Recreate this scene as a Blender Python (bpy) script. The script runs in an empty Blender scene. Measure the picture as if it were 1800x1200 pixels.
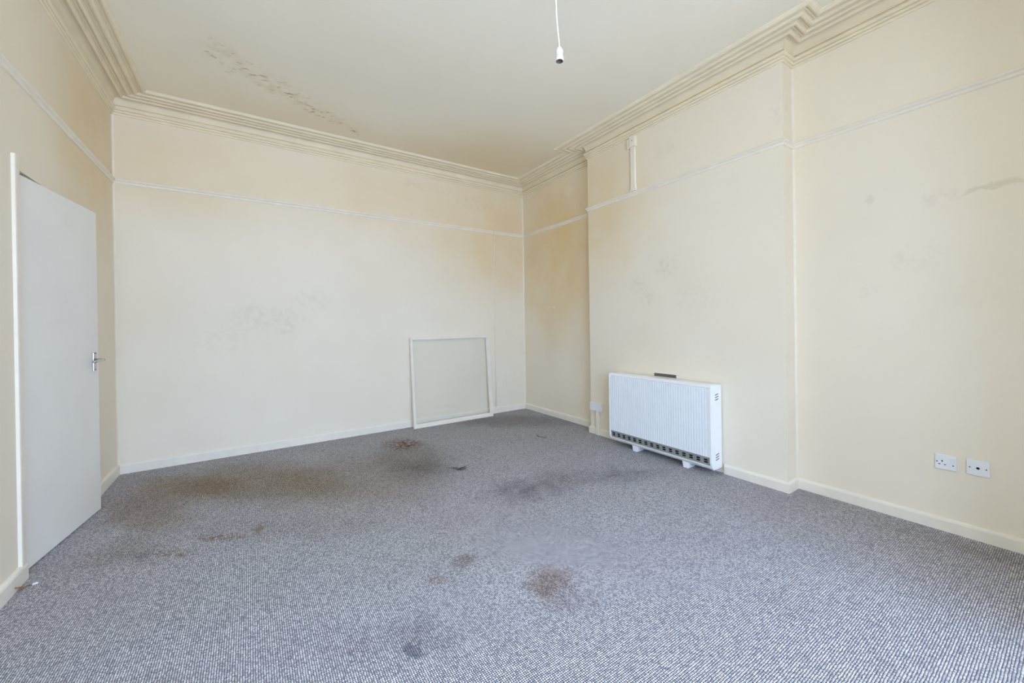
import bpy, bmesh, math, random
from mathutils import Vector, Matrix

random.seed(7)
S = bpy.context.scene
COL = S.collection

# ------------------------------------------------------------------ camera
H_CAM = 1.236
YAW, PITCH, ROLL, F_PX = 0.58954, -0.003047, -0.014901, 688.70
fw = Vector((math.sin(YAW)*math.cos(PITCH), math.cos(YAW)*math.cos(PITCH), math.sin(PITCH)))
rt = Vector((math.cos(YAW), -math.sin(YAW), 0)); up = rt.cross(fw)
r2 = rt*math.cos(ROLL) + up*math.sin(ROLL)
u2 = -rt*math.sin(ROLL) + up*math.cos(ROLL)
cd = bpy.data.cameras.new('camera'); cam = bpy.data.objects.new('camera', cd); COL.objects.link(cam)
cd.sensor_width = 36.0; cd.lens = F_PX/1800*36.0
cd.shift_y = -(600-570.83)/1800
cd.clip_start = 0.02
cam.matrix_world = Matrix(((r2.x, u2.x, -fw.x, 0), (r2.y, u2.y, -fw.y, 0), (r2.z, u2.z, -fw.z, H_CAM), (0, 0, 0, 1)))
S.camera = cam

# ------------------------------------------------------------------ room dimensions (metres)
XL, YB, XR = -0.956, 4.658, 3.337          # left wall, back wall, right wall
XC, YC0, YC1 = 3.180, 1.240, 3.180         # chimney breast face, near end, far end
YF = -0.40                                 # wall behind the camera, opening into a window bay
YBAY = -1.45                               # window wall of the bay
ZC = 3.225                                 # ceiling
WT = 0.32                                  # outer wall thickness

# ------------------------------------------------------------------ light: overcast daylight through the windows
W = bpy.data.worlds.new('world'); S.world = W; W.use_nodes = True
bgn = W.node_tree.nodes['Background']
bgn.inputs[1].default_value = 14.0
_t = W.node_tree; _tc = _t.nodes.new('ShaderNodeTexCoord'); _sp = _t.nodes.new('ShaderNodeSeparateXYZ'); _mr = _t.nodes.new('ShaderNodeMapRange')
_mr.inputs[1].default_value = -1.0; _mr.inputs[2].default_value = 1.0
_cr = _t.nodes.new('ShaderNodeValToRGB')
_t.links.new(_tc.outputs['Generated'], _sp.inputs[0]); _t.links.new(_sp.outputs[2], _mr.inputs[0]); _t.links.new(_mr.outputs[0], _cr.inputs[0])
_e = _cr.color_ramp.elements                      # pavement, horizon haze, blue-grey overcast brightening upward
_e[0].position = 0.0; _e[0].color = (0.59, 0.725, 1.0, 1)
_e[1].position = 1.0; _e[1].color = (1.20, 1.62, 2.50, 1)
for _p, _c in ((0.47, (0.59, 0.725, 1.0, 1)), (0.53, (0.50, 0.70, 1.08, 1)), (0.72, (0.77, 1.05, 1.62, 1))):
    _n = _e.new(_p); _n.color = _c
_t.links.new(_cr.outputs[0], bgn.inputs[0])
BX0, BX1 = -0.92, 2.25                     # bay opening
WINDOWS = [(-0.85, 0.15), (0.22, 1.15), (1.22, 2.18)]
WZ0, WZ1 = 0.45, 2.85
for x0, x1 in WINDOWS:
    L = bpy.data.lights.new('window_portal', 'AREA'); L.shape = 'RECTANGLE'
    L.size = x1-x0; L.size_y = WZ1-WZ0; L.cycles.is_portal = True
    o = bpy.data.objects.new('window_portal', L); COL.objects.link(o)
    o.location = ((x0+x1)/2, YBAY-WT+0.01, (WZ0+WZ1)/2)
    o.rotation_euler = (math.radians(90), 0, 0)      # -Z of the lamp looks to +Y
S.view_settings.view_transform = 'Standard'; S.view_settings.look = 'None'
S.view_settings.gamma = 1.0; S.view_settings.use_curve_mapping = False
S.view_settings.exposure = -0.35
S.cycles.use_denoising = True
S.cycles.max_bounces = 12; S.cycles.diffuse_bounces = 8; S.cycles.use_adaptive_sampling = True; S.cycles.adaptive_threshold = 0.02; S.cycles.transparent_max_bounces = 12

# ------------------------------------------------------------------ node helpers
class NT:
    def __init__(s, name):
        s.m = bpy.data.materials.new(name); s.m.use_nodes = True
        s.t = s.m.node_tree; s.t.nodes.clear()
        s.out = s.n('ShaderNodeOutputMaterial'); s.b = s.n('ShaderNodeBsdfPrincipled')
        s.l(s.b.outputs[0], s.out.inputs[0])
        s.tc = s.n('ShaderNodeTexCoord').outputs['Object']
    def n(s, typ, **kw):
        x = s.t.nodes.new(typ)
        for k, v in kw.items(): setattr(x, k, v)
        return x
    def l(s, a, b): s.t.links.new(a, b)
    def put(s, sock, v):
        if isinstance(v, bpy.types.NodeSocket): s.l(v, sock)
        else: sock.default_value = v
    def math(s, op, a, b=0.0, c=0.0, clamp=False):
        x = s.n('ShaderNodeMath', operation=op); x.use_clamp = clamp
        s.put(x.inputs[0], a); s.put(x.inputs[1], b); s.put(x.inputs[2], c)
        return x.outputs[0]
    def vec(s, op, a, b=(0, 0, 0)):
        x = s.n('ShaderNodeVectorMath', operation=op); s.put(x.inputs[0], a); s.put(x.inputs[1], b)
        return x.outputs['Value'] if op in ('DOT_PRODUCT', 'LENGTH', 'DISTANCE') else x.outputs[0]
    def noise(s, scale, detail=3.0, vec=None, out=0, rough=0.55):
        x = s.n('ShaderNodeTexNoise'); x.inputs['Scale'].default_value = scale
        x.inputs['Detail'].default_value = detail; x.inputs['Roughness'].default_value = rough
        s.l(vec if vec is not None else s.tc, x.inputs['Vector'])
        return x.outputs[out]
    def ramp(s, v, a, b, lo=0.0, hi=1.0, smooth=True):
        x = s.n('ShaderNodeMapRange'); x.interpolation_type = 'SMOOTHSTEP' if smooth else 'LINEAR'
        s.put(x.inputs[0], v); x.inputs[1].default_value = a; x.inputs[2].default_value = b
        x.inputs[3].default_value = lo; x.inputs[4].default_value = hi
        return x.outputs[0]
    def mix(s, f, a, b):
        x = s.n('ShaderNodeMix', data_type='RGBA')
        s.put(x.inputs[0], f)
        s.put(x.inputs[6], a if isinstance(a, bpy.types.NodeSocket) else (*a, 1))
        s.put(x.inputs[7], b if isinstance(b, bpy.types.NodeSocket) else (*b, 1))
        return x.outputs[2]
    def bump(s, hgt, strength, dist):
        x = s.n('ShaderNodeBump'); x.inputs['Strength'].default_value = strength
        x.inputs['Distance'].default_value = dist; s.l(hgt, x.inputs['Height'])
        s.l(x.outputs[0], s.b.inputs['Normal'])
    def stain(s, p, c, u, v, a=1.0, b=0.35):
        """mask 1 in the middle of an ellipse (centre c, half axes u and v, 3-vectors), fading to 0 at its rim"""
        c, u, v = Vector(c), Vector(u), Vector(v)
        n = u.cross(v); M = Matrix((u, v, n.normalized()*0.5)).transposed().inverted()
        d = s.vec('SUBTRACT', p, tuple(c))
        x = s.vec('DOT_PRODUCT', d, tuple(M[0])); y = s.vec('DOT_PRODUCT', d, tuple(M[1]))
        r = s.math('SQRT', s.math('ADD', s.math('MULTIPLY', x, x), s.math('MULTIPLY', y, y)))
        return s.ramp(r, a, b)
    def set(s, color=None, rough=0.5, spec=0.3, metal=0.0):
        if color is not None:
            s.put(s.b.inputs['Base Color'], color if isinstance(color, bpy.types.NodeSocket) else (*color, 1))
        s.put(s.b.inputs['Roughness'], rough); s.b.inputs['Specular IOR Level'].default_value = spec
        s.b.inputs['Metallic'].default_value = metal
        return s.m

CREAM = (0.86, 0.782, 0.64)
WHITE = (0.86, 0.87, 0.85)

def plain(name, color, rough=0.45, spec=0.4, metal=0.0, var=0.05, scale=9.0):
    t = NT(name)
    f = t.ramp(t.noise(scale, 4.0), 0.35, 0.68)
    dark = tuple(c*(1-var) for c in color)
    return t.set(t.mix(f, dark, color), rough, spec, metal)

def wall_paint(name, marks=(), tone=CREAM, yellower=()):
    """old cream emulsion: faint roller marks, faint patchiness, and the scuffs this wall has"""
    t = NT(name)
    col = t.mix(t.ramp(t.noise(1.3, 4.0), 0.30, 0.72), tuple(c*k for c, k in zip(tone, (0.965, 0.955, 0.93))), tone)
    wob = t.vec('ADD', t.tc, t.vec('SCALE', t.vec('SUBTRACT', t.noise(14.0, 4.0, out=1), (0.5, 0.5, 0.5))))
    for n in t.t.nodes:
        if n.type == 'VECT_MATH' and n.operation == 'SCALE': n.inputs['Scale'].default_value = 0.10
    grain = t.ramp(t.noise(22.0, 5.0), 0.40, 0.66)
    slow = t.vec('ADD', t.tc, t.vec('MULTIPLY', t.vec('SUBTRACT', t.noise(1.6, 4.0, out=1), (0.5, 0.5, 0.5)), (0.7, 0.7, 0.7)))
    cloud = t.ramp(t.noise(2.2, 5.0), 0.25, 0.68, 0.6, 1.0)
    for c, u, v, k in yellower:                # broad yellower patches, broken up by noise
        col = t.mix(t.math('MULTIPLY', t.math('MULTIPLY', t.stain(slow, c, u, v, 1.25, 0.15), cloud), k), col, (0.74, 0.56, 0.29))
    for c, u, v, k, rgb, broken in marks:
        m = t.stain(wob, c, u, v)
        if broken: m = t.math('MULTIPLY', m, grain)
        col = t.mix(t.math('MULTIPLY', m, k*0.6), col, rgb)
    t.bump(t.noise(160.0, 3.0), 0.12, 0.002)
    return t.set(col, 0.62, 0.25)

# ------------------------------------------------------------------ mesh helpers
def link(name, me, mat, parent=None, loc=None, rot=None):
    o = bpy.data.objects.new(name, me); COL.objects.link(o)
    if mat is not None and not me.materials: me.materials.append(mat)
    if parent: o.parent = parent
    if loc: o.location = loc
    if rot: o.rotation_euler = rot
    return o
def mesh(name, verts, faces, smooth=False):
    me = bpy.data.meshes.new(name); me.from_pydata([tuple(v) for v in verts], [], faces)
    bm = bmesh.new(); bm.from_mesh(me); bmesh.ops.recalc_face_normals(bm, faces=bm.faces); bm.to_mesh(me); bm.free()
    if smooth:
        for p in me.polygons: p.use_smooth = True
    return me
def box_bm(bm, a, b, bev=0.0, seg=2):
    a, b = Vector(a), Vector(b); c = (a+b)/2; d = b-a
    r = bmesh.ops.create_cube(bm, size=1.0, matrix=Matrix.Translation(c) @ Matrix.Diagonal((d.x, d.y, d.z, 1)))
    if bev:
        es = list({e for v in r['verts'] for e in v.link_edges})
        bmesh.ops.bevel(bm, geom=es, offset=bev, segments=seg, affect='EDGES', profile=0.5)
def bm_mesh(name, bm):
    me = bpy.data.meshes.new(name); bm.to_mesh(me); bm.free(); return me
def boxes(name, lst, mat, parent=None, bev=0.0, **kw):
    bm = bmesh.new()
    for a, b in lst: box_bm(bm, a, b, bev)
    return link(name, bm_mesh(name, bm), mat, parent, **kw)
def prism(name, pts, axis, lo, hi, mat, parent=None, bev=0.0, **kw):
    """polygon pts extruded along an axis; pts are the two other coordinates in order"""
    def P(p, h):
        return {'x': (h, p[0], p[1]), 'y': (p[0], h, p[1]), 'z': (p[0], p[1], h)}[axis]
    n = len(pts); v = [P(p, lo) for p in pts] + [P(p, hi) for p in pts]
    f = [tuple(range(n)), tuple(range(n, 2*n))] + [(i, (i+1) % n, n+(i+1) % n, n+i) for i in range(n)]
    me = mesh(name, v, f)
    if bev:
        bm = bmesh.new(); bm.from_mesh(me)
        bmesh.ops.bevel(bm, geom=bm.edges[:], offset=bev, segments=2, affect='EDGES', profile=0.5)
        bm.to_mesh(me); bm.free()
    return link(name, me, mat, parent, **kw)
def sweep(name, path, prof, mat, closed=False, cap=True, smooth_angle=None, parent=None):
    """profile (offset into the room, height) swept along a plan polyline with mitred corners; the room lies to the right of the path"""
    n = len(path); P = [Vector(p).to_2d() for p in path]; rings = []
    for i in range(n):
        a = P[i-1] if (i or closed) else None; c = P[(i+1) % n] if (i < n-1 or closed) else None
        d1 = (P[i]-a).normalized() if a is not None else None; d2 = (c-P[i]).normalized() if c is not None else None
        n1 = Vector((d1.y, -d1.x)) if d1 is not None else None; n2 = Vector((d2.y, -d2.x)) if d2 is not None else None
        if n1 is None: m = n2
        elif n2 is None: m = n1
        else: m = (n1+n2)/(1+n1.dot(n2))
        rings.append([(P[i].x+m.x*s, P[i].y+m.y*s, z) for s, z in prof])
    k = len(prof); v = [q for r in rings for q in r]; f = []
    for i in range(n if closed else n-1):
        j = (i+1) % n
        for q in range(k-1): f.append((i*k+q, i*k+q+1, j*k+q+1, j*k+q))
    if not closed and cap:
        f.append(tuple(range(k))); f.append(tuple((n-1)*k+q for q in range(k)))
    return link(name, mesh(name, v, f), mat, parent)
def tube(name, pts, r, mat, parent=None, seg=10, radii=None, **kw):
    P = [Vector(p) for p in pts]; v = []; f = []
    ref = Vector((0, 0, 1))
    for i, p in enumerate(P):
        d = (P[min(i+1, len(P)-1)]-P[max(i-1, 0)]).normalized()
        rf = ref if abs(d.dot(ref)) < 0.95 else Vector((1, 0, 0))
        a = d.cross(rf).normalized(); b = d.cross(a).normalized(); rr = radii[i] if radii else r
        for k in range(seg):
            t = 2*math.pi*k/seg; v.append(p+a*rr*math.cos(t)+b*rr*math.sin(t))
    for i in range(len(P)-1):
        for k in range(seg):
            f.append((i*seg+k, i*seg+(k+1) % seg, (i+1)*seg+(k+1) % seg, (i+1)*seg+k))
    f.append(tuple(range(seg))); f.append(tuple((len(P)-1)*seg+k for k in range(seg)))
    return link(name, mesh(name, v, f, True), mat, parent, **kw)
def lathe(name, prof, mat, parent=None, seg=28, smooth=True, **kw):
    v = []; f = []; n = len(prof)
    for k in range(seg):
        t = 2*math.pi*k/seg
        for r, z in prof: v.append((r*math.cos(t), r*math.sin(t), z))
    for k in range(seg):
        j = (k+1) % seg
        for i in range(n-1): f.append((k*n+i, j*n+i, j*n+i+1, k*n+i+1))
    me = mesh(name, v, f, smooth)
    bm = bmesh.new(); bm.from_mesh(me); bmesh.ops.remove_doubles(bm, verts=bm.verts[:], dist=1e-6)
    bmesh.ops.recalc_face_normals(bm, faces=bm.faces[:]); bm.to_mesh(me); bm.free()
    return link(name, me, mat, parent, **kw)
def tag(o, label, cat, kind=None, group=None):
    o['label'] = label; o['category'] = cat
    if kind: o['kind'] = kind
    if group: o['group'] = group
    return o
def thing(name, label, cat, loc, rot=(0, 0, 0), kind=None, group=None):
    o = bpy.data.objects.new(name, None); COL.objects.link(o); o.location = loc; o.rotation_euler = rot
    o.empty_display_size = 0.1
    return tag(o, label, cat, kind, group)

# ------------------------------------------------------------------ materials
M_trim = plain('old_cream_gloss', (0.87, 0.80, 0.67), 0.42, 0.35)
M_plaster = plain('cornice_cream', (0.86, 0.765, 0.57), 0.6, 0.25, var=0.06, scale=5.0)
M_skirt = plain('skirting_cream', (0.86, 0.80, 0.68), 0.4, 0.35)
M_door = plain('door_white', (0.84, 0.82, 0.76), 0.4, 0.35, var=0.03, scale=3.0)
M_white = plain('white_plastic', (0.82, 0.83, 0.83), 0.32, 0.45, var=0.02)
M_heater = plain('heater_enamel', (0.83, 0.86, 0.86), 0.38, 0.45, var=0.02)
M_cheek = plain('heater_cheek_enamel', (0.90, 0.91, 0.90), 0.35, 0.45, var=0.02)
M_grille = plain('grille_grey', (0.30, 0.30, 0.27), 0.45, 0.4)
M_black = plain('black_void', (0.012, 0.012, 0.012), 0.7, 0.1)
M_steel = plain('dull_steel', (0.17, 0.155, 0.12), 0.5, 0.4, var=0.25, scale=30)
M_old = plain('painted_over_slot', (0.50, 0.46, 0.40), 0.6, 0.3)
M_chrome = plain('worn_chrome', (0.62, 0.62, 0.62), 0.22, 0.5, 1.0, var=0.1)
M_cord = plain('aged_cord', (0.82, 0.80, 0.68), 0.45, 0.35)
M_brass = plain('tarnished_brass', (0.16, 0.13, 0.08), 0.5, 0.4, 0.3)
M_brown = plain('brown_fibre', (0.33, 0.20, 0.07), 0.6, 0.25, var=0.45, scale=120)
M_hair = plain('dark_thread', (0.05, 0.045, 0.05), 0.7, 0.2)
M_wood = plain('frame_paint', (0.87, 0.815, 0.70), 0.42, 0.35, var=0.05)

def glass_material():
    t = NT('clear_pane'); t.t.nodes.remove(t.b)
    tr = t.n('ShaderNodeBsdfTransparent'); tr.inputs[0].default_value = (0.985, 0.99, 0.985, 1)
    gl = t.n('ShaderNodeBsdfGlossy'); gl.inputs['Roughness'].default_value = 0.03
    fr = t.n('ShaderNodeFresnel'); fr.inputs[0].default_value = 1.5
    ge = t.n('ShaderNodeNewGeometry')        # outer faces reflect, the inner ones only let light out
    mx = t.n('ShaderNodeMixShader'); t.l(t.math('MULTIPLY', fr.outputs[0], t.math('SUBTRACT', 1.0, ge.outputs['Backfacing'])), mx.inputs[0]); t.l(tr.outputs[0], mx.inputs[1]); t.l(gl.outputs[0], mx.inputs[2])
    t.l(mx.outputs[0], t.out.inputs[0])
    return t.m
M_glass = glass_material()

def carpet_material():
    """grey-blue looped carpet: 8 mm loops in rows, darker between them, plus spills, traffic dirt and a painted edge shadow"""
    t = NT('loop_carpet'); PITCH_C = 0.0078
    p = t.tc
    wob = t.vec('ADD', p, t.vec('SCALE', t.vec('SUBTRACT', t.noise(60.0, 2.0, out=1), (0.5, 0.5, 0.5))))
    t.t.nodes[-1]
    for n in t.t.nodes:
        if n.type == 'VECT_MATH' and n.operation == 'SCALE': n.inputs['Scale'].default_value = 0.0048
    sx = t.n('ShaderNodeSeparateXYZ'); t.l(wob, sx.inputs[0])
    fx = t.math('ABSOLUTE', t.math('SINE', t.math('MULTIPLY', sx.outputs[0], math.pi/PITCH_C)))
    fy = t.math('ABSOLUTE', t.math('SINE', t.math('MULTIPLY', sx.outputs[1], math.pi/PITCH_C)))
    loop = t.math('MULTIPLY', t.math('POWER', fx, 0.7), t.math('POWER', fy, 0.55))
    cell = t.vec('SNAP', wob, (PITCH_C, PITCH_C, 1.0))
    wn = t.n('ShaderNodeTexWhiteNoise'); wn.noise_dimensions = '3D'; t.l(cell, wn.inputs['Vector'])
    yarn = t.mix(t.ramp(wn.outputs[0], 0.0, 1.0, smooth=False), (0.37, 0.365, 0.38), (0.95, 0.92, 0.92))
    col = t.mix(t.ramp(loop, 0.18, 0.72), (0.10, 0.10, 0.125), yarn)
    col = t.mix(t.ramp(t.noise(2.2, 5.0), 0.35, 0.75, 0.0, 0.12), col, (0.24, 0.22, 0.21))
    big = t.vec('ADD', p, t.vec('MULTIPLY', t.vec('SUBTRACT', t.noise(5.0, 4.0, out=1), (0.5, 0.5, 0.5)), (0.28, 0.28, 0.0)))
    blot = t.ramp(t.noise(7.0, 6.0), 0.25, 0.70, 0.25, 1.0)
    fine = t.ramp(t.noise(26.0, 4.0), 0.38, 0.62)
    st = [  # centre, half axis u, half axis v, strength, colour, breakup
        ((0.097, 3.72), (0.62, -0.45), (0.02, 0.62), 0.44, (0.21, 0.155, 0.08), None),
        ((-0.42, 3.95), (0.45, -0.32), (-0.05, 0.42), 0.46, (0.21, 0.15, 0.075), None),
        ((-0.60, 3.60), (0.33, -0.22), (-0.08, 0.46), 0.40, (0.21, 0.15, 0.08), None),
        ((0.75, 3.30), (0.62, -0.42), (0.17, 0.70), 0.36, (0.22, 0.175, 0.11), None),
        ((1.25, 3.55), (0.36, -0.25), (0.13, 0.62), 0.38, (0.16, 0.14, 0.10), None),
        ((2.75, 4.15), (0.85, -0.60), (0.20, 0.34), 0.38, (0.15, 0.14, 0.125), None),
        ((1.28, 4.02), (0.19, -0.14), (0.10, 0.26), 0.62, (0.17, 0.085, 0.045), 'fine'),
        ((1.38, 3.98), (0.16, -0.10), (0.06, 0.16), 0.45, (0.16, 0.10, 0.05), 'fine'),
        ((1.24, 3.22), (0.27, -0.20), (0.10, 0.28), 0.48, (0.12, 0.12, 0.13), 'blot'),
        ((1.461, 3.07), (0.07, -0.04), (0.02, 0.04), 0.70, (0.07, 0.065, 0.06), None),
        ((1.66, 2.38), (0.27, -0.17), (0.12, 0.19), 0.62, (0.11, 0.10, 0.11), 'blot'),
        ((2.00, 2.36), (0.23, -0.16), (0.16, 0.20), 0.52, (0.15, 0.125, 0.12), 'blot'),
        ((2.41, 2.19), (0.26, -0.18), (0.15, 0.14), 0.55, (0.11, 0.11, 0.12), 'blot'),
        ((2.68, 2.08), (0.18, -0.12), (0.08, 0.07), 0.45, (0.12, 0.12, 0.13), 'blot'),
        ((1.175, 1.455), (0.118, -0.082), (0.080, 0.105), 0.58, (0.19, 0.125, 0.10), None),
        ((1.14, 1.33), (0.13, -0.10), (0.08, 0.09), 0.28, (0.20, 0.16, 0.16), None),
        ((0.908, 1.844), (0.065, -0.045), (0.03, 0.06), 0.55, (0.17, 0.13, 0.12), None),
        ((0.74, 1.785), (0.045, -0.03), (0.012, 0.035), 0.60, (0.24, 0.12, 0.06), 'fine'),
        ((0.55, 1.52), (0.13, -0.09), (0.03, 0.11), 0.40, (0.12, 0.11, 0.12), 'blot'),
        ((0.515, 1.47), (0.05, -0.034), (0.016, 0.044), 0.55, (0.08, 0.08, 0.11), None),
        ((0.316, 1.62), (0.10, -0.07), (0.024, 0.13), 0.34, (0.15, 0.13, 0.14), 'blot'),
        ((-0.155, 2.88), (0.15, -0.10), (0.0, 0.07), 0.50, (0.18, 0.11, 0.07), 'fine'),
        ((0.013, 2.86), (0.05, -0.035), (0.0, 0.06), 0.48, (0.18, 0.11, 0.07), None),
        ((-0.38, 2.85), (0.12, -0.08), (-0.01, 0.08), 0.50, (0.19, 0.125, 0.07), 'fine'),
        ((-0.52, 2.87), (0.10, -0.07), (-0.02, 0.11), 0.45, (0.13, 0.12, 0.11), 'blot'),
        ((-0.62, 3.05), (0.20, 0.05), (-0.05, 0.22), 0.25, (0.17, 0.13, 0.08), None),
        ((0.25, 2.75), (0.55, -0.35), (0.05, 0.16), 0.28, (0.16, 0.14, 0.12), 'blot'),
        ((3.15, 0.20), (0.16, 0.05), (-0.02, 0.50), 0.35, (0.14, 0.10, 0.06), 'blot'),  # brownish shadow along the right wall's edge, painted into the carpet
    ]
    for c, u, v, k, rgb, br in st:
        m = t.stain(big if br in (None, 'blot') else wob, (*c, 0), (*u, 0), (*v, 0), *((1.4, 0.0) if br == 'blot' else (1.15, 0.30)))
        if br == 'blot': m = t.math('MULTIPLY', m, blot)
        if br == 'fine': m = t.math('MULTIPLY', m, fine)
        tint = t.n('ShaderNodeMix', data_type='RGBA', blend_type='MULTIPLY')
        t.l(t.math('MULTIPLY', m, k*(1.05 if br == 'blot' else 1.3 if br == 'fine' else 1.3 if u[0] > 0.3 else 1.1), clamp=True), tint.inputs[0]); t.l(col, tint.inputs[6])
        g = 2.6; tint.inputs[7].default_value = (min(1, rgb[0]*g*1.15), min(1, rgb[1]*g*1.15), min(1, rgb[2]*g*1.15), 1)
        col = tint.outputs[2]
    t.bump(loop, 0.9, 0.004)
    return t.set(col, 0.9, 0.1)
M_carpet = carpet_material()

def ceiling_material():
    t = NT('ceiling_emulsion'); p = t.tc
    col = t.mix(t.ramp(t.noise(1.1, 4.0), 0.30, 0.72), (0.87, 0.805, 0.65), (0.895, 0.835, 0.69))
    wob = t.vec('ADD', p, t.vec('MULTIPLY', t.vec('SUBTRACT', t.noise(7.0, 4.0, out=1), (0.5, 0.5, 0.5)), (0.16, 0.16, 0)))
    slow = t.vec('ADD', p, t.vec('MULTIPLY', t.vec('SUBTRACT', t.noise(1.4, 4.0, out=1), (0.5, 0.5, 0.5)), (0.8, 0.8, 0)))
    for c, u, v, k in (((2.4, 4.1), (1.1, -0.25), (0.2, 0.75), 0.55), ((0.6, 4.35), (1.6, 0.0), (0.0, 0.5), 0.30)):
        col = t.mix(t.math('MULTIPLY', t.stain(slow, (*c, ZC), (*u, 0), (*v, 0), 1.25, 0.1), k), col, (0.76, 0.60, 0.36))  # yellower toward the far corner and along the back wall
    sm = t.n('ShaderNodeMapping'); sm.inputs['Rotation'].default_value = (0, 0, -0.6); sm.inputs['Scale'].default_value = (0.55, 1.0, 1.0)
    t.l(p, sm.inputs[0])
    speck = t.ramp(t.noise(34.0, 4.0, vec=sm.outputs[0]), 0.56, 0.67)
    cloud = t.ramp(t.noise(9.0, 3.0), 0.42, 0.60)
    for c, u, v, k in (((0.42, 3.93), (0.60, 0.335), (-0.05, 0.085), 0.85), ((-0.05, 3.62), (0.22, 0.13), (-0.10, 0.14), 0.55),
                       ((0.28, 3.72), (0.42, 0.20), (-0.06, 0.10), 0.30), ((0.88, 4.20), (0.10, 0.05), (-0.03, 0.05), 0.75),
                       ((-0.16, 3.46), (0.12, 0.10), (-0.08, 0.10), 0.45)):
        m = t.stain(wob, (*c, ZC), (*u, 0), (*v, 0), 1.1, 0.2)
        col = t.mix(t.math('MULTIPLY', t.math('MULTIPLY', m, speck), k), col, (0.33, 0.20, 0.045))
        col = t.mix(t.math('MULTIPLY', t.math('MULTIPLY', m, cloud), k*0.35), col, (0.60, 0.47, 0.24))
    t.bump(t.noise(90.0, 3.0), 0.10, 0.002)
    return t.set(col, 0.7, 0.2)
M_ceil = ceiling_material()

GREY, TAN, OLV = (0.50, 0.46, 0.38), (0.58, 0.46, 0.27), (0.55, 0.50, 0.33)
def bk(x, z, rx, rz, k, c, br=True): return ((x, YB, z), (rx, 0, 0), (0, 0, rz), k, c, br)
def rw(X, y, z, ry, rz, k, c, br=True, sl=0.0): return ((X, y, z), (0, ry, ry*sl), (0, 0, rz), k, c, br)
M_wall_back = wall_paint('wall_paint_back', [bk(0.005, 1.34, 0.20, 0.18, 0.30, GREY), bk(0.30, 1.30, 0.26, 0.20, 0.32, GREY), bk(0.53, 1.50, 0.25, 0.16, 0.25, GREY),
                                             bk(-0.2, 1.1, 0.3, 0.2, 0.16, GREY), bk(1.9, 2.96, 0.5, 0.07, 0.35, OLV), bk(2.5, 2.85, 0.4, 0.14, 0.22, OLV)],
    yellower=[((2.85, YB, 2.45), (1.25, 0, 0), (0, 0, 0.95), 0.70), ((-0.5, YB, 2.75), (0.9, 0, 0), (0, 0, 0.60), 0.40), ((1.2, YB, 2.75), (1.2, 0, 0), (0, 0, 0.55), 0.42)])
M_wall_left = wall_paint('wall_paint_left', [((XL, 3.9, 2.35), (0, 0.2, 0), (0, 0, 0.15), 0.2, TAN, True)],
    yellower=[((XL, 4.1, 2.6), (0, 0.9, 0), (0, 0, 0.85), 0.65)])
M_wall_right = wall_paint('wall_paint_right', [rw(XR, 0.816, 1.998, 0.045, 0.04, 0.40, OLV, False), rw(XR, 0.824, 1.418, 0.07, 0.05, 0.35, GREY),
                                               rw(XR, 0.30, 1.945, 0.16, 0.022, 0.60, OLV, False, -0.12), rw(XR, 0.51, 1.935, 0.12, 0.05, 0.30, GREY),
                                               rw(XR, 0.62, 1.60, 0.16, 0.12, 0.20, GREY), rw(XR, 4.03, 1.438, 0.18, 0.012, 0.6, (0.9, 0.85, 0.74), False),
                                               rw(XR, 3.67, 2.887, 0.12, 0.08, 0.35, (0.88, 0.82, 0.68), False)],
    yellower=[((XR, 3.9, 2.15), (0, 0.95, 0), (0, 0, 1.25), 0.95), ((XR, 3.2, 1.2), (0, 0.16, 0), (0, 0, 2.2), 0.5)])
M_wall_chim = wall_paint('wall_paint_chimney', [rw(XC, 2.20, 1.74, 0.16, 0.14, 0.35, GREY), rw(XC, 2.40, 1.48, 0.12, 0.12, 0.35, GREY), rw(XC, 2.52, 1.60, 0.14, 0.10, 0.30, OLV),
                                                rw(XC, 1.9, 1.45, 0.3, 0.2, 0.12, GREY), rw(XC, 1.27, 2.75, 0.05, 0.16, 0.35, GREY), rw(XC, 2.20, 2.80, 0.16, 0.10, 0.20, OLV)],
    yellower=[((XC, 3.0, 2.45), (0, 0.75, 0), (0, 0, 0.85), 0.65)])
M_wall_front = wall_paint('wall_paint_front')

# ------------------------------------------------------------------ the setting
boxes('floor', [((-2.2, YBAY-WT, -0.10), (XR+0.02, YB+0.02, 0.0))], M_carpet)
tag(bpy.data.objects['floor'], 'worn grey blue looped carpet with brown spills and traffic stains', 'floor', 'structure')
tag(boxes('ceiling', [((-2.2, YBAY-WT, ZC), (XR+0.3, YB+0.3, ZC+0.12))], M_ceil), 'cream ceiling with a line of brown mould specks', 'ceiling', 'structure')
DY0, DY1, DZ = 2.988, 3.835, 2.046                     # door opening in the left wall
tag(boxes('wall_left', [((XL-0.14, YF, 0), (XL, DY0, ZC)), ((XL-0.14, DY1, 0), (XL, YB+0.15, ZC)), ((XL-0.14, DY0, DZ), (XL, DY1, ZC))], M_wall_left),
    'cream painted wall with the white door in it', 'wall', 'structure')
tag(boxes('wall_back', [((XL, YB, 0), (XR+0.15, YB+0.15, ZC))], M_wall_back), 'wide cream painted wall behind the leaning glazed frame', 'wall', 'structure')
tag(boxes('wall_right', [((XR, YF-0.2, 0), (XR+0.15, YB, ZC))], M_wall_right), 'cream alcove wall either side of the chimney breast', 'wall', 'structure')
tag(boxes('wall_chimney', [((XC, YC0, 0), (XR, YC1, ZC))], M_wall_chim), 'cream painted chimney breast behind the storage heater', 'wall', 'structure')
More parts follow.
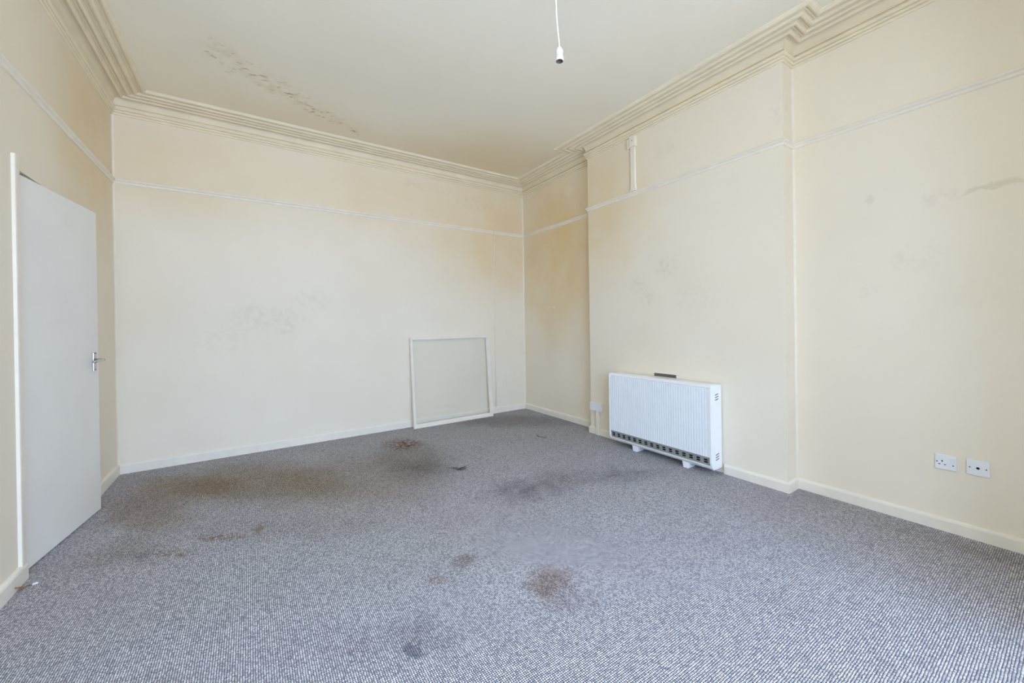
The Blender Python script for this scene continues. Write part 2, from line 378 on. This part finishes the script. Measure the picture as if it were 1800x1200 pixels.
# wall behind the camera with a bay of three windows
tag(boxes('wall_front', [((XL-0.14, YF-0.2, 0), (BX0, YF, ZC)), ((BX1, YF-0.2, 0), (XR, YF, ZC)), ((BX0, YF-0.2, 2.95), (BX1, YF, ZC))], M_wall_front),
    'cream painted wall around the window bay', 'wall', 'structure')
xs = [BX0-0.2]
segs = [((BX0-0.2, YBAY, 0), (BX0, YF-0.2, ZC)), ((BX1, YBAY, 0), (BX1+0.2, YF-0.2, ZC))]
for x0, x1 in WINDOWS:
    segs.append(((xs[-1], YBAY-WT, 0), (x0, YBAY, ZC))); xs.append(x1)
    segs.append(((x0, YBAY-WT, 0), (x1, YBAY, WZ0))); segs.append(((x0, YBAY-WT, WZ1), (x1, YBAY, ZC)))
segs.append(((xs[-1], YBAY-WT, 0), (BX1+0.2, YBAY, ZC)))
tag(boxes('wall_bay', segs, M_wall_front), 'cream painted walls of the window bay', 'wall', 'structure')
for i, (x0, x1) in enumerate(WINDOWS):
    t_ = 0.05; y0, y1 = YBAY-0.26, YBAY-0.20; zm = (WZ0+WZ1)/2
    w = boxes('window_%d' % (i+1), [((x0, y0, WZ0), (x0+t_, y1, WZ1)), ((x1-t_, y0, WZ0), (x1, y1, WZ1)), ((x0+t_, y0, WZ0), (x1-t_, y1, WZ0+t_)),
                                    ((x0+t_, y0, WZ1-t_), (x1-t_, y1, WZ1)), ((x0+t_, y0, zm-0.02), (x1-t_, y1, zm+0.02))], M_trim)
    tag(w, ('tall white sash window of the bay, nearest the door wall', 'tall white sash window in the middle of the bay', 'tall white sash window of the bay, nearest the chimney wall')[i], 'window', 'structure')
# dark passage behind the door
tag(boxes('wall_passage', [((-2.2, 2.3, 0), (-2.05, 4.81, ZC)), ((-2.05, 2.3, 0), (XL-0.14, 2.42, ZC)), ((-2.05, 4.66, 0), (XL-0.14, 4.81, ZC))], M_wall_front),
    'passage walls behind the door', 'wall', 'structure')

# cornice: reeded band on the wall, hollow, then stepped mouldings on the ceiling
def arc(cx, cz, r, a0, a1, n):
    return [(cx+r*math.cos(math.radians(a0+(a1-a0)*i/n)), cz+r*math.sin(math.radians(a0+(a1-a0)*i/n))) for i in range(n+1)]
corn = [(0, 3.072), (0.009, 3.072), (0.012, 3.077), (0.012, 3.086), (0.006, 3.090)]
corn += [(0.016, 3.092), (0.020, 3.098), (0.020, 3.106), (0.012, 3.110)]
corn += [(0.022, 3.112), (0.030, 3.119), (0.032, 3.127), (0.029, 3.134), (0.003, 3.136), (0.002, 3.153), (0.013, 3.1535)]
corn += [(0.014, 3.164), (0.018, 3.180), (0.024, 3.195), (0.034, 3.207), (0.048, 3.215), (0.060, 3.217)]
def bead(s0, s1, base, drop):
    m = (s0+s1)/2; r = (s1-s0)/2
    return [(m-r*math.cos(math.radians(a)), base-drop*math.sin(math.radians(a))) for a in (0, 30, 60, 90, 120, 150, 180)]
for s0, s1, base, drop in ((0.064, 0.092, 3.213, 0.019), (0.100, 0.114, 3.214, 0.007), (0.118, 0.146, 3.214, 0.016), (0.154, 0.166, 3.215, 0.006),
                           (0.170, 0.204, 3.215, 0.016), (0.212, 0.224, 3.216, 0.006), (0.228, 0.262, 3.217, 0.013)):
    corn += bead(s0, s1, base, drop)
corn += [(0.266, 3.219), (0.268, ZC)]
# plan outline walked so that the room lies on the right-hand side
PLAN = [(XL, YF), (XL, YB), (XR, YB), (XR, YC1), (XC, YC1), (XC, YC0), (XR, YC0), (XR, YF)]
tag(sweep('trim_1', PLAN, corn, M_plaster, closed=True), 'cream plaster cornice of stepped mouldings around the ceiling', 'cornice', 'structure')
rail = [(0, 2.483), (0.005, 2.483), (0.009, 2.488), (0.011, 2.495), (0.011, 2.501), (0.016, 2.504), (0.022, 2.509), (0.024, 2.515), (0.022, 2.521), (0.017, 2.524),
        (0.011, 2.524), (0.008, 2.520), (0.005, 2.524), (0.0, 2.524)]
tag(sweep('trim_2', PLAN, rail, M_trim), 'thin cream picture rail running round the walls', 'picture rail', 'structure')

# rounded strips added in the inner corners to catch light
for k, (cx, cy, sx, sy, lab) in enumerate(((XL, YB, 1, -1, 'added rounded corner strip between door wall and wide wall'), (XR, YB, -1, -1, 'added rounded corner strip of the far alcove'),
                                           (XR, YC0, -1, -1, 'added rounded corner strip between chimney breast and socket wall'))):
    r = 0.013
    pts = [(cx, cy), (cx+sx*r, cy)] + [(cx+sx*(r-r*math.sin(math.radians(a))), cy+sy*(r-r*math.cos(math.radians(a)))) for a in (22, 45, 68)] + [(cx, cy+sy*r)]
    tag(prism('trim_%d' % (5+k), pts, 'z', 0.07, 3.085, M_trim), lab, 'corner trim', 'structure')

# skirting boards
def skirt(name, path, label, h=0.085, t=0.018):
    pr = [(0, 0), (t, 0), (t, h-0.016), (t-0.003, h-0.008), (t-0.009, h-0.002), (t-0.012, h), (0, h)]
    return tag(sweep(name, path, pr, M_skirt), label, 'skirting board', 'structure')
skirt('baseboard_left', [(XL, YF), (XL, 2.985)], 'cream skirting board ending at the door post')
skirt('baseboard_corner', [(XL, DY1+0.05), (XL, YB-0.02)], 'short cream skirting board between door and corner', 0.09)
skirt('baseboard_back', [(XL, YB), (XR-0.018, YB)], 'cream skirting board below the wide wall with the leaning frame')
skirt('baseboard_alcove', [(XR, YB), (XR, YC1)], 'cream skirting board of the far alcove', 0.075)
skirt('baseboard_chimney', [(XR-0.02, YC1), (XC, YC1), (XC, 2.70)], 'cream skirting board by the switch box', 0.075)
skirt('baseboard_right', [(XC, 1.683), (XC, YC0), (XR, YC0), (XR, YF)], 'cream skirting board turning round the chimney corner to the sockets', 0.075)

# ------------------------------------------------------------------ door and its post
tag(prism('trim_3', [(XL, 2.936), (XL+0.012, 2.937), (XL+0.014, 2.944), (XL+0.014, 2.978), (XL+0.009, 2.986), (XL, 2.987)], 'z', 0.0, 2.105, M_trim),
    'white painted door post on the hinge side of the door', 'door trim', 'structure')
tag(boxes('trim_4', [((XL-0.14, DY0, 0), (XL-0.004, DY0+0.022, DZ)), ((XL-0.14, DY1-0.022, 0), (XL-0.004, DY1, DZ))], M_trim),
    'cream door lining inside the opening', 'door trim', 'structure')
ANG = math.atan2(-0.867+0.972, 3.815-3.014)
door = thing('door_1', 'flat white flush door standing slightly ajar', 'door', (-0.972, 3.014, 0), (0, 0, -ANG), 'structure')
LW = 0.808
boxes('leaf', [((-0.040, 0, 0.010), (0.0, LW, 2.036))], M_door, door, 0.002)
hd = boxes('handle_plate', [((0.0, LW-0.088, 0.960), (0.009, LW-0.048, 1.085))], M_chrome, door, 0.003)
tube('lever', [(0.006, LW-0.066, 1.034), (0.030, LW-0.066, 1.034), (0.046, LW-0.068, 1.034), (0.054, LW-0.078, 1.034), (0.054, LW-0.11, 1.033), (0.050, LW-0.16, 1.030), (0.046, LW-0.185, 1.028)],
     0.008, M_chrome, hd, 12, radii=[0.011, 0.009, 0.009, 0.009, 0.0085, 0.008, 0.007])
for z in (0.965+0.006, 1.085-0.006):
    lathe('screw', [(0, 0.0016), (0.0035, 0.0016), (0.004, 0.0)], M_brass, hd, 12, loc=(0.009, LW-0.068, z), rot=(0, math.pi/2, 0))
for z in (0.25, 1.80):
    lathe('hinge', [(0, 0), (0.006, 0), (0.006, 0.09), (0, 0.09)], M_door, door, 12, loc=(0.004, -0.004, z))

# ------------------------------------------------------------------ storage heater
XFr, XBk = 3.012, 3.168; HY0, HY1 = 1.700, 2.758
heat = thing('storage_heater', 'white storage heater with fluted front against the chimney breast', 'heater', (3.09, (HY0+HY1)/2, 0))
def hb(v): return (v[0]-3.09, v[1]-(HY0+HY1)/2, v[2])
def hp(pts): return [(a-3.09, b) for a, b in pts]
yo = (HY0+HY1)/2
CH = [(XBk, 0.048), (XBk, 0.716), (XFr+0.016, 0.724), (XFr+0.004, 0.718), (XFr, 0.706), (XFr, 0.110), (XFr+0.010, 0.076), (XFr+0.034, 0.046)]
for ya, yb_ in ((HY0, HY0+0.016), (HY1-0.016, HY1)):
    ck = prism('end_panel', hp(CH), 'y', ya-yo, yb_-yo, M_cheek, heat, 0.0025)
    if ya == HY0:
        for z0 in (0.625, 0.145):
            for k in range(3):
                b_ = bmesh.new(); box_bm(b_, (-0.024, -0.0008, -0.0028), (0.024, 0.0008, 0.0028))
                link('vent_slot', bm_mesh('vent_slot', b_), M_black, ck, ((XFr+XBk)/2+0.008-3.09, HY0-0.0002-yo, z0+0.020*(k-1)), (0, -0.18, 0))
IN = [(XBk, 0.052), (XBk, 0.712), (XFr+0.022, 0.716), (XFr+0.012, 0.700), (XFr+0.012, 0.152), (XFr+0.040, 0.074), (XFr+0.040, 0.052)]
prism('body', hp(IN), 'y', HY0+0.016-yo, HY1-0.016-yo, M_cheek, heat)
# fluted front sheet
nf = 44; y0f, y1f = HY0+0.017, HY1-0.017; v = []; f = []
pr = []
for k in range(nf):
    a = y0f+(y1f-y0f)*k/nf; d = (y1f-y0f)/nf
    pr += [(a, 0.0), (a+d*0.12, -0.0036), (a+d*0.80, -0.0036), (a+d*0.92, 0.0)]
pr.append((y1f, 0.0))
for y, dx in pr:
    for z in (0.150, 0.692): v.append((XFr+0.006+dx-3.09, y-yo, z))
for i in range(len(pr)-1): f.append((2*i, 2*i+2, 2*i+3, 2*i+1))
n0 = len(v)
for y in (y0f, y1f):
    for z in (0.150, 0.692): v.append((XFr+0.0125-3.09, y-yo, z))
e = 2*(len(pr)-1)
f += [(0, 1, n0+1, n0), (e, e+1, n0+3, n0+2), (0, n0, n0+2, e)+tuple(range(e-2, 0, -2)), (1, n0+1, n0+3, e+1)+tuple(range(e-1, 1, -2))]
link('fluted_front', mesh('fluted_front', v, f), M_heater, heat)
prism('top_cover', hp([(XBk, 0.7125), (XBk, 0.719), (XFr+0.020, 0.727), (XFr+0.006, 0.722), (XFr+0.002, 0.704), (XFr+0.010, 0.701), (XFr+0.022, 0.7165)]), 'y',
      HY0+0.0165-yo, HY1-0.0165-yo, M_cheek, heat)
# air outlet strip
GA, GB = Vector((XFr+0.005, 0.149)), Vector((XFr+0.014, 0.083))
gd = (GB-GA).normalized(); gn = Vector((gd.y, -gd.x))
if gn.x > 0: gn = -gn
gq = [GA, GB, GB-gn*0.006, GA-gn*0.006]
gr = prism('outlet_grille', hp([(q.x, q.y) for q in gq]), 'y', HY0+0.017-yo, HY1-0.017-yo, M_grille, heat)
tilt = math.atan2(gd.x, -gd.y)
for k in range(16):
    yk = HY1-0.052-(HY1-HY0-0.104)*k/15
    for s in (0.34, 0.62):
        c = GA+(GB-GA)*(s+0.02)
        b_ = bmesh.new(); box_bm(b_, (-0.0008, -0.0150, -0.0066), (0.0008, 0.0150, 0.0066))
        link('outlet_slot', bm_mesh('outlet_slot', b_), M_black, gr, (c.x+gn.x*0.0004-3.09, yk-yo, c.y+gn.y*0.0004), (0, -tilt, 0))
prism('bottom_lip', hp([(XFr+0.012, 0.0825), (XFr+0.004, 0.081), (XFr+0.004, 0.076), (XFr+0.022, 0.054), (XFr+0.060, 0.049), (XFr+0.060, 0.054), (XFr+0.028, 0.059), (XFr+0.014, 0.077)]),
      'y', HY0+0.016-yo, HY1-0.016-yo, M_cheek, heat)
for yc in (2.462, 1.938):
    prism('foot', [(yc-0.034-yo, 0.054), (yc-0.024-yo, 0.0), (yc+0.024-yo, 0.0), (yc+0.034-yo, 0.054)], 'x', XFr+0.024-3.09, XBk-0.03-3.09, M_cheek, heat, 0.004)

# slot vent in the chimney breast just above the heater
vt = thing('wall_vent', 'narrow dull grey metal vent slot above the heater', 'vent', (XC, 2.223, 0.738))
boxes('rim', [((-0.004, -0.119, -0.018), (0.0, 0.119, -0.0145)), ((-0.004, -0.119, 0.0145), (0.0, 0.119, 0.018)), ((-0.004, -0.119, -0.0145), (0.0, -0.1155, 0.0145)), ((-0.004, 0.1155, -0.0145), (0.0, 0.119, 0.0145))], M_trim, vt)
boxes('backing', [((-0.0015, -0.1155, -0.0145), (0.0, 0.1155, 0.0145))], M_steel, vt)
for z in (-0.0085, 0.0, 0.0085):
    prism('louvre', [(-0.0016, z-0.003), (-0.0042, z-0.0034), (-0.0036, z+0.0024), (-0.0016, z+0.003)], 'y', -0.1153, 0.1153, M_steel, vt)

# switch box for the heater, its conduit to the floor
sb = thing('fused_switch_box', 'white surface mounted switch box beside the storage heater', 'switch box', (XC, 3.068, 0.312))
boxes('back_box', [((-0.034, -0.086, -0.043), (0.0, 0.086, 0.043))], M_trim, sb, 0.003)
boxes('cover_plate', [((-0.043, -0.088, -0.045), (-0.034, 0.088, 0.045))], M_white, sb, 0.003)
for y in (-0.06, 0.06): lathe('screw', [(0, 0.001), (0.003, 0.001), (0.0036, 0.0)], M_trim, sb, 12, loc=(-0.043, y, 0.0), rot=(0, -math.pi/2, 0))
ct = thing('heater_conduit', 'cream conduit running from the switch box down to the carpet', 'conduit', (XC, 3.052, 0))
boxes('channel', [((-0.036, -0.020, 0.002), (-0.0185, 0.020, 0.266))], M_trim, ct, 0.003)
boxes('backing_strip', [((-0.0185, -0.014, 0.078), (0.0, 0.014, 0.266))], M_trim, ct)
# junction box and conduit under the cornice
jb = thing('junction_box', 'small cream junction box below the cornice', 'junction box', (XC, 2.555, 3.01))
boxes('box', [((-0.036, -0.052, -0.050), (0.0, 0.014, 0.050))], M_trim, jb, 0.004)
boxes('side_block', [((-0.022, 0.016, -0.052), (0.0, 0.056, 0.044))], M_trim, jb, 0.003)
lathe('screw', [(0, 0.001), (0.004, 0.001), (0.0046, 0.0)], M_brass, jb, 12, loc=(-0.036, -0.018, 0.008), rot=(0, -math.pi/2, 0))
prism('rail_conduit', [(2.517, 2.960), (2.517, 2.600), (2.511, 2.545), (2.506, 2.526), (2.581, 2.526), (2.574, 2.545), (2.566, 2.600), (2.566, 2.960)], 'x', XC-0.024, XC, M_trim, bev=0.003)
tag(bpy.data.objects['rail_conduit'], 'short cream conduit between junction box and picture rail', 'conduit')

# sockets on the right wall
def plate(name, label, cat, y, z, group=None):
    t = thing(name, label, cat, (XR, y, z))
    boxes('face_plate', [((-0.011, -0.043, -0.043), (0.0, 0.043, 0.043))], M_white, t, 0.003)
    return t
so = plate('socket_outlet', 'white switched single socket outlet beside the aerial outlet', 'socket', 0.493, 0.398)
def slot(nm, p, y, z, w, h, mat=M_black): return boxes(nm, [((-0.0118, y-w/2, z-h/2), (-0.0105, y+w/2, z+h/2))], mat, p)
slot('earth_hole', so, 0.0135, 0.006, 0.0050, 0.0090); slot('pin_hole', so, 0.0245, -0.013, 0.0075, 0.0045); slot('pin_hole', so, 0.0025, -0.013, 0.0075, 0.0045)
for y in (0.034,): lathe('screw', [(0, 0.001), (0.003, 0.001), (0.0036, 0.0)], M_steel, so, 12, loc=(-0.011, y, 0.0), rot=(0, -math.pi/2, 0))
lathe('screw', [(0, 0.001), (0.003, 0.001), (0.0036, 0.0)], M_steel, so, 12, loc=(-0.011, -0.029, -0.012), rot=(0, -math.pi/2, 0))
prism('rocker_switch', [(-0.0105, 0.006), (-0.0135, 0.008), (-0.0175, 0.026), (-0.0105, 0.026)], 'y', -0.034, -0.020, M_white, so, 0.001)
ao = plate('aerial_outlet', 'white aerial outlet plate with one round black hole', 'aerial outlet', 0.372, 0.400)
lathe('coax_hole', [(0, 0.0006), (0.0065, 0.0006), (0.0068, 0.0)], M_black, ao, 20, loc=(-0.011, 0, 0), rot=(0, -math.pi/2, 0))
lathe('coax_rim', [(0.0066, 0.0), (0.0066, 0.002), (0.0085, 0.002), (0.009, 0.0)], M_white, ao, 20, loc=(-0.011, 0, 0), rot=(0, -math.pi/2, 0))
for y in (0.030, -0.030): lathe('screw', [(0, 0.001), (0.003, 0.001), (0.0036, 0.0)], M_steel, ao, 12, loc=(-0.011, y, 0.0), rot=(0, -math.pi/2, 0))

# cable and painted-over socket by the far corner
tb = thing('wall_cable', 'thin painted cable running down from the picture rail', 'cable', (2.828, YB, 0))
tube('cable_run', [(0, -0.005, 0.086), (0.0, -0.005, 0.8), (-0.003, -0.005, 1.6), (0.002, -0.005, 2.2), (0.006, -0.005, 2.465), (0.004, -0.014, 2.478), (0.002, -0.029, 2.495), (0.0, -0.030, 2.518), (0, -0.018, 2.531), (0, -0.004, 2.536)], 0.0055, M_trim, tb, 8)
ps = thing('painted_socket', 'cream painted over socket low on the wall behind the cable', 'socket', (2.884, YB, 0.388))
boxes('face_plate', [((-0.043, -0.008, -0.043), (0.043, 0.0, 0.043))], M_trim, ps, 0.003)
for x in (-0.020, 0.003): boxes('pin_hole', [((x-0.006, -0.0087, -0.011), (x+0.006, -0.0075, -0.007))], M_old, ps)
boxes('rocker_switch', [((0.016, -0.012, 0.0), (0.030, -0.0078, 0.024))], M_trim, ps, 0.001)

# ------------------------------------------------------------------ glazed frame leaning on the back wall
FWd, FHt, FD = 1.098, 1.090, 0.036
lean = math.asin((YB-0.002-4.522-FD)/FHt)
gf = thing('glazed_frame', 'white painted square frame with clear glass leaning on the wall', 'glazed frame', (2.155, 4.522+0.0, 0.0), (-lean, 0, 0))
ST = 0.028
def fb(nm, a, b): return boxes(nm, [(a, b)], M_wood, gf, 0.0025)
lift = FD*math.sin(lean)
fb('stile', (-FWd/2, 0, 0), (-FWd/2+ST, FD, FHt)); fb('stile', (FWd/2-ST-0.006, 0, 0), (FWd/2, FD, FHt))
fb('bottom_rail', (-FWd/2+ST, 0, 0), (FWd/2-ST-0.006, FD, 0.040)); fb('top_rail', (-FWd/2+ST, 0, FHt-0.028), (FWd/2-ST-0.006, FD, FHt))
boxes('pane', [((-FWd/2+ST-0.004, 0.022, 0.036), (FWd/2-ST-0.002, 0.026, FHt-0.024))], M_glass, gf)
kb = boxes('catch', [((-FWd/2-0.010, 0.004, 0.585), (-FWd/2+0.010, 0.012, 0.600))], M_wood, gf, 0.002)
bl = (-FWd/2+ST, FWd/2-ST-0.006)
for nm, a, b in (('glazing_bead', (bl[0], 0.014, 0.040), (bl[0]+0.008, 0.0215, FHt-0.028)), ('glazing_bead', (bl[1]-0.008, 0.014, 0.040), (bl[1], 0.0215, FHt-0.028)),
                 ('glazing_bead', (bl[0]+0.008, 0.014, 0.040), (bl[1]-0.008, 0.0215, 0.048)), ('glazing_bead', (bl[0]+0.008, 0.014, FHt-0.036), (bl[1]-0.008, 0.0215, FHt-0.028))):
    boxes(nm, [(a, b)], M_wood, gf)

# ------------------------------------------------------------------ pendant lamp holder
PX, PY = 1.210, 1.380
pn = thing('pendant_lamp_holder', 'bare white lamp holder hanging on a cream cord', 'lamp holder', (PX, PY, ZC))
zt = 2.513-ZC
rose = lathe('ceiling_rose', [(0, 0), (0.038, 0), (0.040, -0.006), (0.036, -0.018), (0.014, -0.026), (0, -0.026)], M_white, pn)
tube('cord', [(-0.012, 0.006, -0.02), (-0.012, 0.006, -0.30), (-0.012, 0.006, -0.48), (-0.010, 0.005, -0.57), (-0.005, 0.002, -0.65), (-0.001, 0.0, zt+0.02), (0, 0, zt-0.004)], 0.0035, M_cord, pn, 10)
rose.location = (-0.012, 0.006, 0)
hold = lathe('holder', [(0.004, zt+0.002), (0.007, zt), (0.011, zt-0.006), (0.0160, zt-0.016), (0.0175, zt-0.021), (0.0155, zt-0.0225), (0.0160, zt-0.025), (0.0165, zt-0.044), (0.0180, zt-0.049), (0.0190, zt-0.066),
                        (0.0170, zt-0.066), (0.0165, zt-0.040), (0, zt-0.040)], M_white, pn)
lathe('dark_lining', [(0.0168, zt-0.0655), (0.0162, zt-0.0655), (0.0156, zt-0.046), (0.012, zt-0.044), (0, zt-0.044), (0, zt-0.0425), (0.0160, zt-0.0425)], M_brass, hold, 28)  # dark lining added so the holder's opening looks shaded inside
lathe('contact_block', [(0, zt-0.052), (0.0100, zt-0.052), (0.0120, zt-0.049), (0.0120, zt-0.0441)], M_hair, hold, 24)
for s in (-1, 1): lathe('contact_pin', [(0, -0.006), (0.002, -0.006), (0.0025, 0.0)], M_brass, hold, 10, loc=(0.005*s, 0, zt-0.052))

# ------------------------------------------------------------------ litter on the carpet
cs = thing('cable_stub', 'frayed brown cable end with a white tip beside the skirting', 'cable end', (-0.918, 2.882, 0))
fan = [((-0.016, -0.044, 0.028), 0.0030), ((-0.013, -0.038, 0.022), 0.0034), ((-0.008, -0.032, 0.015), 0.0034), ((-0.004, -0.042, 0.011), 0.0028)]
for (q, r) in fan:
    tube('strand', [q, (q[0]*0.4, q[1]*0.5, 0.4*q[2]+0.004), (0.004, -0.004, 0.006), (0.016, 0.002, 0.0045)], r, M_brown, cs, 8)
tube('neck', [(0.010, -0.001, 0.0052), (0.022, 0.003, 0.004)], 0.0038, M_brass, cs, 10)
tube('tip', [(0.021, 0.003, 0.0046), (0.030, 0.005, 0.0048), (0.040, 0.008, 0.0046)], 0.0046, M_white, cs, 10)
tag(tube('thread', [(2.64, 3.45, 0.002), (2.612, 3.44, 0.003), (2.598, 3.405, 0.003), (2.612, 3.36, 0.003), (2.642, 3.315, 0.002)], 0.0022, M_hair), 'thin dark curled thread lying on the carpet', 'thread')
tag(tube('splinter', [(1.44, 3.02, 0.004), (1.49, 3.05, 0.005), (1.545, 3.06, 0.002)], 0.002, M_hair), 'thin dark splinter lying on the carpet', 'splinter')
b_ = bmesh.new(); bmesh.ops.create_icosphere(b_, subdivisions=1, radius=0.006)
for vv in b_.verts: vv.co = Vector((vv.co.x*1.4, vv.co.y*0.8, vv.co.z*0.5))*(0.8+0.4*random.random())
cr = link('crumb', bm_mesh('crumb', b_), plain('blue_scrap', (0.25, 0.55, 0.66)), loc=(-0.165, 2.69, 0.004))
tag(cr, 'tiny pale blue scrap lying on the carpet', 'scrap')
